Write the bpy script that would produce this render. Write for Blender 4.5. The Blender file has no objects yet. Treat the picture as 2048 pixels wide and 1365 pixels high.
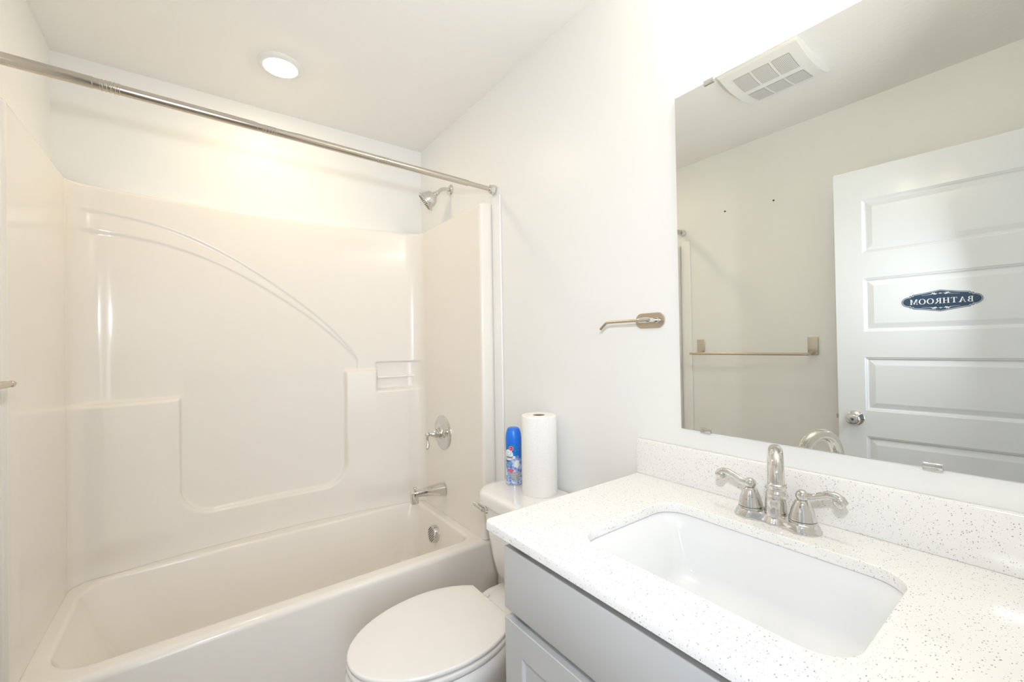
import bpy, math, random
import numpy as np
from math import sin, cos, pi, radians, sqrt
from mathutils import Vector, Matrix

random.seed(7)
S = bpy.context.scene
COL = S.collection

# ------------------------------------------------------------------ camera
CAM = (-1.0748, -2.3343, 1.2793)
YAW, PITCH, ROLL, FPX = radians(36.569), radians(0.566), radians(-0.9275), 845.49
_fwd = Vector((sin(YAW) * cos(PITCH), cos(YAW) * cos(PITCH), sin(PITCH)))
_right = Vector((cos(YAW), -sin(YAW), 0))
_up = _right.cross(_fwd)
_r2 = cos(ROLL) * _right + sin(ROLL) * _up
_u2 = -sin(ROLL) * _right + cos(ROLL) * _up
cam_data = bpy.data.cameras.new('camera')
cam = bpy.data.objects.new('camera', cam_data)
COL.objects.link(cam)
M = Matrix.Identity(4)
for i in range(3):
    M[i][0], M[i][1], M[i][2], M[i][3] = _r2[i], _u2[i], -_fwd[i], CAM[i]
cam.matrix_world = M
cam_data.sensor_width = 36.0
cam_data.lens = FPX / 2048 * 36.0
cam_data.clip_start = 0.01
S.camera = cam

# ------------------------------------------------------------------ world, lights, exposure
world = bpy.data.worlds.new('daylight')
S.world = world
world.use_nodes = True
world.node_tree.nodes['Background'].inputs[0].default_value = (0.62, 0.78, 1.0, 1)
world.node_tree.nodes['Background'].inputs[1].default_value = 3.0

def area_light(name, loc, target, size, power, color, shape='DISK'):
    l = bpy.data.lights.new(name, 'AREA')
    l.shape = shape
    l.size = size
    l.energy = power
    l.color = color
    o = bpy.data.objects.new(name, l)
    COL.objects.link(o)
    o.location = loc
    d = Vector(target) - Vector(loc)
    o.rotation_euler = d.to_track_quat('-Z', 'Y').to_euler()
    return o

# the photographer's flash, on its bracket just above the camera in the doorway
area_light('camera_flash', (CAM[0], CAM[1], 1.545), (CAM[0] + 1.10, CAM[1] + 1.67, 1.36), 0.06, 6.2, (0.87, 0.92, 1.0)).data.spread = radians(165)
# added fill light at the unseen hall window behind the doorway
wl = area_light('hall_fill_light', (-1.60, -3.96, 1.32), (-1.45, -2.0, 1.32), 1.2, 17.0, (0.92, 0.95, 1.0), 'RECTANGLE')
wl.data.size_y = 1.65
LENS_STRENGTH = 72.0
SHADE_STRENGTH = 29.0

S.view_settings.view_transform = 'Standard'
S.view_settings.look = 'None'
S.view_settings.gamma = 1.0
S.view_settings.exposure = 0.31
S.view_settings.use_curve_mapping = False
S.cycles.use_denoising = True
S.cycles.max_bounces = 14
S.cycles.diffuse_bounces = 8
S.cycles.glossy_bounces = 8
S.cycles.sample_clamp_indirect = 6.0
S.cycles.blur_glossy = 0.6

# ------------------------------------------------------------------ materials
def principled(name, color, rough=0.5, metal=0.0, coat=0.0, spec=0.5, emis=None, estr=0.0):
    m = bpy.data.materials.new(name)
    m.use_nodes = True
    b = m.node_tree.nodes['Principled BSDF']
    b.inputs['Base Color'].default_value = (*color, 1)
    b.inputs['Roughness'].default_value = rough
    b.inputs['Metallic'].default_value = metal
    b.inputs['Specular IOR Level'].default_value = spec
    if coat:
        b.inputs['Coat Weight'].default_value = coat
        b.inputs['Coat Roughness'].default_value = 0.04
    if emis:
        b.inputs['Emission Color'].default_value = (*emis, 1)
        b.inputs['Emission Strength'].default_value = estr
    return m

def N(m, kind, **kw):
    n = m.node_tree.nodes.new(kind)
    for k, v in kw.items():
        setattr(n, k, v)
    return n

def add_bump(m, scale, strength, dist=0.002, detail=3.0):
    nt = m.node_tree
    tc = N(m, 'ShaderNodeTexCoord')
    no = N(m, 'ShaderNodeTexNoise')
    no.inputs['Scale'].default_value = scale
    no.inputs['Detail'].default_value = detail
    bp = N(m, 'ShaderNodeBump')
    bp.inputs['Strength'].default_value = strength
    bp.inputs['Distance'].default_value = dist
    nt.links.new(tc.outputs['Object'], no.inputs['Vector'])
    nt.links.new(no.outputs['Fac'], bp.inputs['Height'])
    nt.links.new(bp.outputs['Normal'], nt.nodes['Principled BSDF'].inputs['Normal'])
    return m

M_WALL = add_bump(principled('wall_paint', (0.84, 0.845, 0.835), 0.38, spec=0.4), 260, 0.06)
M_HALL = principled('hall_paint', (0.56, 0.55, 0.53), 0.6)
M_CEIL = add_bump(principled('ceiling_paint', (0.90, 0.89, 0.875), 0.8, spec=0.2), 45, 0.25, 0.004, 6)
M_TRIM = principled('trim_paint', (0.86, 0.86, 0.855), 0.25)
M_DOOR = principled('door_paint', (0.79, 0.81, 0.845), 0.16, spec=0.2)
M_ACRYL = principled('white_acrylic', (0.83, 0.792, 0.74), 0.15, coat=0.0, spec=0.4)
M_CERAM = principled('white_porcelain', (0.86, 0.85, 0.83), 0.12, coat=0.6)
M_SINK = principled('sink_porcelain', (0.82, 0.83, 0.84), 0.06, coat=1.0)
M_SEAT = principled('toilet_seat_plastic', (0.85, 0.83, 0.80), 0.18, coat=0.4)
M_CHROME = principled('chrome', (0.70, 0.69, 0.67), 0.045, 1.0)
M_STEEL = principled('polished_steel', (0.62, 0.57, 0.50), 0.16, 1.0)
M_NICKEL = principled('brushed_nickel', (0.60, 0.54, 0.45), 0.26, 1.0)
M_DARK = principled('dark_gap', (0.05, 0.05, 0.05), 0.6)
M_CAB = principled('grey_cabinet_paint', (0.53, 0.535, 0.53), 0.34)
M_MIRROR = principled('mirror_silver', (0.845, 0.86, 0.82), 0.0, 1.0)
M_PLASTIC = principled('white_plastic', (0.84, 0.84, 0.83), 0.4)
M_SCREEN = principled('fan_screen_plastic', (0.52, 0.51, 0.49), 0.6)
M_LENS = principled('lamp_lens', (1, 1, 1), 0.5, emis=(1.0, 0.79, 0.46), estr=LENS_STRENGTH)
M_SHADE = principled('lit_frosted_shade', (1, 1, 1), 0.5, emis=(1.0, 0.91, 0.73), estr=SHADE_STRENGTH)
M_NAVY = principled('navy_sign', (0.03, 0.065, 0.12), 0.28)
M_WHITE = principled('sign_white', (0.88, 0.89, 0.9), 0.4)
M_BLUE = principled('blue_cap_plastic', (0.012, 0.18, 0.80), 0.3)
M_RED = principled('red_emblem', (0.72, 0.02, 0.03), 0.4)
M_BLACKINK = principled('label_ink', (0.03, 0.03, 0.05), 0.5)
M_LABELBLUE = principled('label_blue', (0.02, 0.20, 0.62), 0.4)
M_PINK = principled('label_pink', (0.75, 0.12, 0.22), 0.4)
M_TOWELGREY = principled('label_towel_grey', (0.42, 0.42, 0.40), 0.5)
M_LABELWHITE = principled('label_white', (0.82, 0.86, 0.9), 0.4)
M_CARD = principled('cardboard', (0.20, 0.15, 0.09), 0.8)
M_CLEAR = principled('clear_acrylic_bar', (0.86, 0.85, 0.84), 0.06, coat=1.0)

def make_paper():
    m = principled('paper_towel', (0.87, 0.86, 0.84), 0.9, spec=0.1)
    nt = m.node_tree
    tc = N(m, 'ShaderNodeTexCoord')
    v = N(m, 'ShaderNodeTexVoronoi')
    v.inputs['Scale'].default_value = 190
    bp = N(m, 'ShaderNodeBump')
    bp.inputs['Strength'].default_value = 0.35
    bp.inputs['Distance'].default_value = 0.002
    nt.links.new(tc.outputs['Object'], v.inputs['Vector'])
    nt.links.new(v.outputs['Distance'], bp.inputs['Height'])
    nt.links.new(bp.outputs['Normal'], nt.nodes['Principled BSDF'].inputs['Normal'])
    return m
M_PAPER = make_paper()

def make_quartz():
    m = principled('speckled_quartz', (0.85, 0.845, 0.83), 0.14, coat=0.3)
    nt = m.node_tree
    b = nt.nodes['Principled BSDF']
    tc = N(m, 'ShaderNodeTexCoord')
    last = None
    prev_color = None
    for sc, thr, dist, colr in ((190, 0.84, 0.30, (0.42, 0.42, 0.44)), (320, 0.86, 0.34, (0.54, 0.54, 0.55)), (110, 0.92, 0.17, (0.33, 0.33, 0.35))):
        mp = N(m, 'ShaderNodeMapping')
        mp.inputs['Rotation'].default_value = (0.5, 0.9, 0.3 + sc)
        mp.inputs['Scale'].default_value = (1.0, 1.8, 1.3)
        v = N(m, 'ShaderNodeTexVoronoi')
        v.inputs['Scale'].default_value = sc
        nt.links.new(tc.outputs['Object'], mp.inputs['Vector'])
        nt.links.new(mp.outputs['Vector'], v.inputs['Vector'])
        lt = N(m, 'ShaderNodeMath', operation='LESS_THAN')
        lt.inputs[1].default_value = dist
        nt.links.new(v.outputs['Distance'], lt.inputs[0])
        sep = N(m, 'ShaderNodeSeparateColor')
        nt.links.new(v.outputs['Color'], sep.inputs[0])
        gt = N(m, 'ShaderNodeMath', operation='GREATER_THAN')
        gt.inputs[1].default_value = thr
        nt.links.new(sep.outputs[0], gt.inputs[0])
        mul = N(m, 'ShaderNodeMath', operation='MULTIPLY')
        nt.links.new(lt.outputs[0], mul.inputs[0])
        nt.links.new(gt.outputs[0], mul.inputs[1])
        mx = N(m, 'ShaderNodeMix', data_type='RGBA')
        if prev_color is None:
            mx.inputs['A'].default_value = (0.85, 0.845, 0.83, 1)
        else:
            nt.links.new(prev_color, mx.inputs['A'])
        mx.inputs['B'].default_value = (*colr, 1)
        nt.links.new(mul.outputs[0], mx.inputs['Factor'])
        prev_color = mx.outputs['Result']
    nt.links.new(prev_color, b.inputs['Base Color'])
    return m
M_QUARTZ = make_quartz()

def make_floor():
    m = principled('wood_look_vinyl', (0.30, 0.22, 0.15), 0.4)
    nt = m.node_tree
    tc = N(m, 'ShaderNodeTexCoord')
    br = N(m, 'ShaderNodeTexBrick')
    br.inputs['Scale'].default_value = 1.0
    br.inputs['Brick Width'].default_value = 1.2
    br.inputs['Row Height'].default_value = 0.15
    br.inputs['Mortar Size'].default_value = 0.002
    br.inputs['Color1'].default_value = (0.52, 0.42, 0.31, 1)
    br.inputs['Color2'].default_value = (0.44, 0.35, 0.25, 1)
    br.inputs['Mortar'].default_value = (0.10, 0.07, 0.05, 1)
    no = N(m, 'ShaderNodeTexNoise')
    no.inputs['Scale'].default_value = 20
    mp = N(m, 'ShaderNodeMapping')
    mp.inputs['Scale'].default_value = (0.3, 4, 1)
    mx = N(m, 'ShaderNodeMix', data_type='RGBA', blend_type='MULTIPLY')
    mx.inputs['Factor'].default_value = 0.5
    nt.links.new(tc.outputs['Object'], br.inputs['Vector'])
    nt.links.new(tc.outputs['Object'], mp.inputs['Vector'])
    nt.links.new(mp.outputs['Vector'], no.inputs['Vector'])
    nt.links.new(br.outputs['Color'], mx.inputs['A'])
    nt.links.new(no.outputs['Color'], mx.inputs['B'])
    nt.links.new(mx.outputs['Result'], nt.nodes['Principled BSDF'].inputs['Base Color'])
    return m
M_FLOOR = make_floor()

def make_can_label():
    # blue can printed with pale droplets and cloudy white splashes
    m = principled('can_label_print', (0.02, 0.22, 0.68), 0.28, metal=0.25)
    nt = m.node_tree
    b = nt.nodes['Principled BSDF']
    tc = N(m, 'ShaderNodeTexCoord')
    v = N(m, 'ShaderNodeTexVoronoi')
    v.inputs['Scale'].default_value = 160
    lt = N(m, 'ShaderNodeMath', operation='LESS_THAN')
    lt.inputs[1].default_value = 0.2
    sep = N(m, 'ShaderNodeSeparateColor')
    gt = N(m, 'ShaderNodeMath', operation='GREATER_THAN')
    gt.inputs[1].default_value = 0.6
    mu = N(m, 'ShaderNodeMath', operation='MULTIPLY')
    mx = N(m, 'ShaderNodeMix', data_type='RGBA')
    mx.inputs['A'].default_value = (0.015, 0.20, 0.66, 1)
    mx.inputs['B'].default_value = (0.45, 0.7, 0.95, 1)
    nt.links.new(tc.outputs['Object'], v.inputs['Vector'])
    nt.links.new(v.outputs['Distance'], lt.inputs[0])
    nt.links.new(v.outputs['Color'], sep.inputs[0])
    nt.links.new(sep.outputs[0], gt.inputs[0])
    nt.links.new(lt.outputs[0], mu.inputs[0])
    nt.links.new(gt.outputs[0], mu.inputs[1])
    nt.links.new(mu.outputs[0], mx.inputs['Factor'])
    # lower half: pale lilac and white splashes by height
    sx = N(m, 'ShaderNodeSeparateXYZ')
    nt.links.new(tc.outputs['Object'], sx.inputs[0])
    no = N(m, 'ShaderNodeTexNoise')
    no.inputs['Scale'].default_value = 45
    no.inputs['Detail'].default_value = 4
    nt.links.new(tc.outputs['Object'], no.inputs['Vector'])
    ad = N(m, 'ShaderNodeMath', operation='MULTIPLY_ADD')
    ad.inputs[1].default_value = 0.11
    nt.links.new(no.outputs['Fac'], ad.inputs[0])
    nt.links.new(sx.outputs['Z'], ad.inputs[2])
    rp = N(m, 'ShaderNodeValToRGB')
    e = rp.color_ramp.elements
    e[0].position = 0.150; e[0].color = (1, 1, 1, 1)
    e[1].position = 0.168; e[1].color = (0, 0, 0, 1)
    nt.links.new(ad.outputs[0], rp.inputs[0])
    no2 = N(m, 'ShaderNodeTexNoise')
    no2.inputs['Scale'].default_value = 90
    no2.inputs['Detail'].default_value = 3
    nt.links.new(tc.outputs['Object'], no2.inputs['Vector'])
    rp2 = N(m, 'ShaderNodeValToRGB')
    e = rp2.color_ramp.elements
    e[0].position = 0.40; e[0].color = (0.14, 0.26, 0.68, 1)
    e[1].position = 0.56; e[1].color = (0.62, 0.74, 0.92, 1)
    nt.links.new(no2.outputs['Fac'], rp2.inputs[0])
    mx2 = N(m, 'ShaderNodeMix', data_type='RGBA')
    nt.links.new(rp.outputs['Color'], mx2.inputs['Factor'])
    nt.links.new(mx.outputs['Result'], mx2.inputs['A'])
    nt.links.new(rp2.outputs['Color'], mx2.inputs['B'])
    nt.links.new(mx2.outputs['Result'], b.inputs['Base Color'])
    return m
M_CAN = make_can_label()

def make_glass():
    m = bpy.data.materials.new('window_glass')
    m.use_nodes = True
    nt = m.node_tree
    nt.nodes.remove(nt.nodes['Principled BSDF'])
    t = N(m, 'ShaderNodeBsdfTransparent')
    g = N(m, 'ShaderNodeBsdfGlossy')
    g.inputs['Roughness'].default_value = 0.0
    mx = N(m, 'ShaderNodeMixShader')
    mx.inputs[0].default_value = 0.08
    nt.links.new(t.outputs[0], mx.inputs[1])
    nt.links.new(g.outputs[0], mx.inputs[2])
    nt.links.new(mx.outputs[0], nt.nodes['Material Output'].inputs[0])
    return m
M_GLASS = make_glass()

# ------------------------------------------------------------------ geometry helpers
class Geo:
    def __init__(self):
        self.v = []
        self.f = []
    def add(self, vs, fs):
        o = len(self.v)
        self.v.extend([tuple(p) for p in vs])
        self.f.extend([tuple(i + o for i in f) for f in fs])
        return self
    def box(self, x0, x1, y0, y1, z0, z1):
        vs = [(x, y, z) for x in (x0, x1) for y in (y0, y1) for z in (z0, z1)]
        return self.add(vs, [(0, 1, 3, 2), (4, 6, 7, 5), (0, 4, 5, 1), (2, 3, 7, 6), (0, 2, 6, 4), (1, 5, 7, 3)])
    def bbox(self, x0, x1, y0, y1, z0, z1, b=0.004, seg=3):
        # box with rounded edges: loft of rounded rectangles along z
        loops = []
        for k in range(seg + 1):
            a = pi / 2 * k / seg
            loops.append((b * (1 - sin(a)), z0 + b * (1 - cos(a))))
        for k in range(seg + 1):
            a = pi / 2 * (1 - k / seg)
            loops.append((b * (1 - sin(a)), z1 - b * (1 - cos(a))))
        return self.loft([rrect(x0 + i, x1 - i, y0 + i, y1 - i, max(b - i, 0.0003), z, 4) for i, z in loops], True, True)
    def loft(self, loops, cap0=False, cap1=False, closed=True):
        o = len(self.v)
        n = len(loops[0])
        for lp in loops:
            self.v.extend([tuple(p) for p in lp])
        for k in range(len(loops) - 1):
            for i in range(n if closed else n - 1):
                j = (i + 1) % n
                a = o + k * n
                self.f.append((a + i, a + j, a + n + j, a + n + i))
        if cap0:
            self.f.append(tuple(o + i for i in reversed(range(n))))
        if cap1:
            a = o + (len(loops) - 1) * n
            self.f.append(tuple(a + i for i in range(n)))
        return self
    def tube(self, pts, r, n=16, cap=True):
        pts = [Vector(p) for p in pts]
        rs = r if isinstance(r, (list, tuple)) else [r] * len(pts)
        tan = []
        for i in range(len(pts)):
            a = pts[max(i - 1, 0)]
            b = pts[min(i + 1, len(pts) - 1)]
            tan.append((b - a).normalized())
        ref = Vector((0, 0, 1)) if abs(tan[0].z) < 0.9 else Vector((1, 0, 0))
        nrm = (ref - tan[0] * ref.dot(tan[0])).normalized()
        loops = []
        for p, t, rr in zip(pts, tan, rs):
            nrm = (nrm - t * nrm.dot(t)).normalized()
            bi = t.cross(nrm)
            loops.append([p + rr * (cos(2 * pi * k / n) * nrm + sin(2 * pi * k / n) * bi) for k in range(n)])
        return self.loft(loops, cap, cap)
    def lathe(self, prof, origin, axis=(0, 0, 1), n=40, cap0=True, cap1=True):
        ax = Vector(axis).normalized()
        ref = Vector((0, 0, 1)) if abs(ax.z) < 0.9 else Vector((1, 0, 0))
        u = (ref - ax * ref.dot(ax)).normalized()
        w = ax.cross(u)
        o = Vector(origin)
        loops = [[o + ax * h + r * (cos(2 * pi * k / n) * u + sin(2 * pi * k / n) * w) for k in range(n)] for r, h in prof]
        return self.loft(loops, cap0, cap1)
    def sphere(self, c, r, n=20):
        prof = [(max(r * sin(pi * k / 12), 1e-5), -r * cos(pi * k / 12)) for k in range(13)]
        return self.lathe(prof, c, (0, 0, 1), n)
    def map(self, fn):
        self.v = [tuple(fn(*p)) for p in self.v]
        return self

def rrect(x0, x1, y0, y1, r, z, n=8):
    pts = []
    for cx, cy, a0 in ((x1 - r, y1 - r, 0), (x0 + r, y1 - r, 90), (x0 + r, y0 + r, 180), (x1 - r, y0 + r, 270)):
        for k in range(n + 1):
            a = radians(a0 + 90 * k / n)
            pts.append((cx + r * cos(a), cy + r * sin(a), z))
    return pts

def rrect4(x0, x1, y0, y1, rs, z, n=8):
    # rs: corner radii (x1y1, x0y1, x0y0, x1y0)
    pts = []
    for (sx, sy, a0), r in zip(((1, 1, 0), (0, 1, 90), (0, 0, 180), (1, 0, 270)), rs):
        cx = x1 - r if sx else x0 + r
        cy = y1 - r if sy else y0 + r
        for k in range(n + 1):
            a = radians(a0 + 90 * k / n)
            pts.append((cx + r * cos(a), cy + r * sin(a), z))
    return pts

def world_loc(o):
    p = Vector((0, 0, 0))
    while o is not None:
        p += o.location
        o = o.parent
    return p

def obj(name, geo, mat, parent=None, smooth=35, label=None, loc=None):
    off = world_loc(parent) if parent is not None else Vector((0, 0, 0))
    if parent is None and loc is not None:
        off = Vector(loc)
    me = bpy.data.meshes.new(name)
    vs = np.array(geo.v, dtype=float) - np.array(off)
    me.from_pydata(vs.tolist(), [], geo.f)
    me.update()
    import bmesh
    bm = bmesh.new()
    bm.from_mesh(me)
    bmesh.ops.recalc_face_normals(bm, faces=bm.faces)
    bm.to_mesh(me)
    bm.free()
    if smooth:
        me.polygons.foreach_set('use_smooth', [True] * len(me.polygons))
        me.set_sharp_from_angle(angle=radians(smooth))
    me.materials.append(mat)
    o = bpy.data.objects.new(name, me)
    COL.objects.link(o)
    if parent is not None:
        o.parent = parent
    elif loc is not None:
        o.location = loc
    if label:
        o['label'] = label
    return o

def thing(name, label, cat, loc, group=None):
    o = bpy.data.objects.new(name, None)
    o.empty_display_size = 0.05
    COL.objects.link(o)
    o.location = loc
    o['label'] = label
    o['category'] = cat
    if group:
        o['group'] = group
    return o

def struct(name, geo, mat, label, cat, smooth=0):
    o = obj(name, geo, mat, smooth=smooth)
    o['kind'] = 'structure'
    o['label'] = label
    o['category'] = cat
    return o

# ------------------------------------------------------------------ room shell
W, H, YF = 1.524, 2.44, -2.385        # room width, height, inner face of the entry wall
T = 0.1
DX0, DX1, DH = -1.425, -0.665, 2.065   # doorway
HY = -4.0                              # far wall of the hall
HX0, HX1 = -2.6, 0.8

struct('floor', Geo().box(HX0 - T, HX1 + T, HY - T, T, -0.1, 0.0), M_FLOOR, 'brown wood-look vinyl floor glimpsed between toilet and vanity', 'floor')
struct('ceiling', Geo().box(HX0 - T, HX1 + T, HY - T, T, H, H + 0.1), M_CEIL, 'off-white lightly textured bathroom ceiling with a round lamp over the tub', 'ceiling')
struct('wall_back', Geo().box(-W - T, T, 0.0, T, 0.0, H), M_WALL, 'white painted wall above the tub surround at the far end', 'wall')
struct('wall_right', Geo().box(0.0, T, YF, 0.0, 0.0, H), M_WALL, 'white painted wall carrying mirror, paper holder and shower head', 'wall')
struct('wall_left', Geo().box(-W - T, -W, YF, 0.0, 0.0, H), M_WALL, 'white painted wall with a towel bar, seen in the mirror', 'wall')
g = Geo()
g.box(HX0, DX0, YF - T, YF, 0, H).box(DX1, HX1, YF - T, YF, 0, H).box(DX0, DX1, YF - T, YF, DH, H)
struct('wall_front', g, M_WALL, 'white entry wall with the open doorway', 'wall')
g = Geo()
for y0, y1 in ((YF, YF + 0.015), (YF - T - 0.015, YF - T)):
    g.box(DX0 - 0.06 if y0 < YF else DX0 - 0.005, DX0, y0, y1, 0, DH + 0.06).box(DX1, DX1 + 0.06, y0, y1, 0, DH + 0.06).box(DX0, DX1, y0, y1, DH, DH + 0.06)
struct('trim_1', g, M_TRIM, 'white casing around the doorway', 'door trim')
struct('baseboard_right', Geo().bbox(-0.014, 0.0, -1.58, -0.83, 0.0, 0.095, 0.003), M_TRIM, 'white baseboard behind the toilet', 'baseboard', 35)
struct('baseboard_left', Geo().bbox(-W, -W + 0.014, YF + 0.02, -0.83, 0.0, 0.095, 0.003), M_TRIM, 'white baseboard under the towel bar', 'baseboard', 35)
# hall behind the camera; its unseen window is added for reflections and fill
g = Geo()
wx0, wx1, wz0, wz1 = -2.24, -0.96, 0.45, 2.18
g.box(HX0, wx0, HY - T, HY, 0, H).box(wx1, HX1, HY - T, HY, 0, H).box(wx0, wx1, HY - T, HY, 0, wz0).box(wx0, wx1, HY - T, HY, wz1, H)
struct('wall_hall', g, M_HALL, 'grey hall wall with an added window, behind the doorway', 'wall')
struct('wall_hall_left', Geo().box(HX0 - T, HX0, HY, YF - T, 0, H), M_HALL, 'grey end wall of the hall on the hinge side', 'wall')
struct('wall_hall_right', Geo().box(HX1, HX1 + T, HY, YF - T, 0, H), M_HALL, 'grey end wall of the hall on the vanity side', 'wall')
g = Geo()
g.box(wx0, wx0 + 0.05, HY - 0.07, HY - 0.01, wz0, wz1).box(wx1 - 0.05, wx1, HY - 0.07, HY - 0.01, wz0, wz1)
g.box(wx0, wx1, HY - 0.07, HY - 0.01, wz0, wz0 + 0.05).box(wx0, wx1, HY - 0.07, HY - 0.01, wz1 - 0.05, wz1)
g.box(wx0, wx1, HY - 0.06, HY - 0.02, 1.48, 1.53).box(-1.625, -1.575, HY - 0.06, HY - 0.02, wz0, wz1)
win = struct('window_1', g, M_TRIM, 'white framed hall window, added out of view behind the doorway', 'window')
obj('window_pane', Geo().box(wx0 + 0.05, wx1 - 0.05, HY - 0.042, HY - 0.038, wz0 + 0.05, wz1 - 0.05), M_GLASS, win, 0)

# ------------------------------------------------------------------ bathtub
RZ = 0.42
tub = thing('bathtub', 'white alcove bathtub with a flat front apron under the surround', 'bathtub', (-0.76, -0.38, 0))
ox0, ox1, oy0, oy1 = -W + 0.002, -0.002, -0.757, -0.002
g = Geo()
loops = []
loops.append(rrect(ox0, ox1, oy0 + 0.012, oy1, 0.004, 0.0, 10))
loops.append(rrect(ox0, ox1, oy0 + 0.008, oy1, 0.004, 0.10, 10))
loops.append(rrect(ox0, ox1, oy0, oy1, 0.004, RZ - 0.022, 10))
for k in range(1, 7):
    a = pi / 2 * k / 6
    i = 0.022 * (1 - cos(a))
    loops.append(rrect(ox0, ox1, oy0 + i, oy1, 0.004, RZ - 0.022 + 0.022 * sin(a), 10))
bx0, bx1, by0, by1 = -1.425, -0.098, -0.697, -0.100
def basin(i_l, i_r, i_f, i_b, rs, z):
    return rrect4(bx0 + i_l, bx1 - i_r, by0 + i_f, by1 - i_b, rs, z, 10)
rs0 = (0.05, 0.12, 0.12, 0.06)
loops.append(basin(-0.004, -0.004, -0.004, -0.004, rs0, RZ))
for k in range(1, 6):
    a = pi / 2 * k / 5
    i = 0.014 * sin(a) - 0.004
    loops.append(basin(i, i, i, i, rs0, RZ - 0.014 * (1 - cos(a))))
# sloping walls then a filleted floor
for t in (0.25, 0.5, 0.75, 1.0):
    z = RZ - 0.014 - t * 0.23
    loops.append(basin(0.010 + 0.10 * t, 0.010 + 0.035 * t, 0.010 + 0.03 * t, 0.010 + 0.03 * t, (0.07, 0.13, 0.13, 0.08), z))
zf = 0.075
for k in range(1, 8):
    a = pi / 2 * k / 7
    i = 0.09 * (1 - cos(a))
    loops.append(basin(0.11 + 0.5 * i + i, 0.045 + i, 0.04 + i, 0.04 + i, (0.09, 0.13, 0.13, 0.09), zf + (RZ - 0.244 - zf) * (1 - sin(a))))
loops.append(basin(0.55, 0.50, 0.24, 0.24, (0.05, 0.05, 0.05, 0.05), zf - 0.004))
g.loft(loops, False, True)
obj('tub_shell', g, M_ACRYL, tub, 40)
# overflow cover on the faucet end wall
oc = Vector((-0.110, -0.372, 0.332))
oax = Vector((-1, 0, 0.12)).normalized()
g = Geo().lathe([(0.040, -0.015), (0.0425, 0.0), (0.0425, 0.028), (0.040, 0.0335), (0.038, 0.0345)], oc, oax, 40)
ov = obj('overflow_cover', g, M_CHROME, tub, 35, 'round chrome overflow cover with slanted slots')
g = Geo()
u_ = Vector((0, 1, 0)); w_ = oax.cross(u_)
for k in range(-3, 4):
    off = k * 0.0098
    hl = sqrt(max(0.036 ** 2 - off ** 2, 0.0001)) * 0.85
    d1 = (u_ + w_ * 0.9).normalized(); d2 = oax.cross(d1)
    c = oc + oax * 0.0349 + d2 * off
    q = [c + d1 * hl + d2 * 0.0019, c - d1 * hl + d2 * 0.0019, c - d1 * hl - d2 * 0.0019, c + d1 * hl - d2 * 0.0019]
    g.add(q, [(0, 1, 2, 3)])
obj('slot', g, M_DARK, ov, 0)
g = Geo().lathe([(0.032, 0.0), (0.034, 0.002), (0.030, 0.005), (0.02, 0.006), (0.018, 0.012), (0.005, 0.014)], (-0.30, -0.38, 0.072), (0, 0, 1), 32)
obj('drain', g, M_CHROME, tub, 35, 'chrome tub drain')

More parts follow.
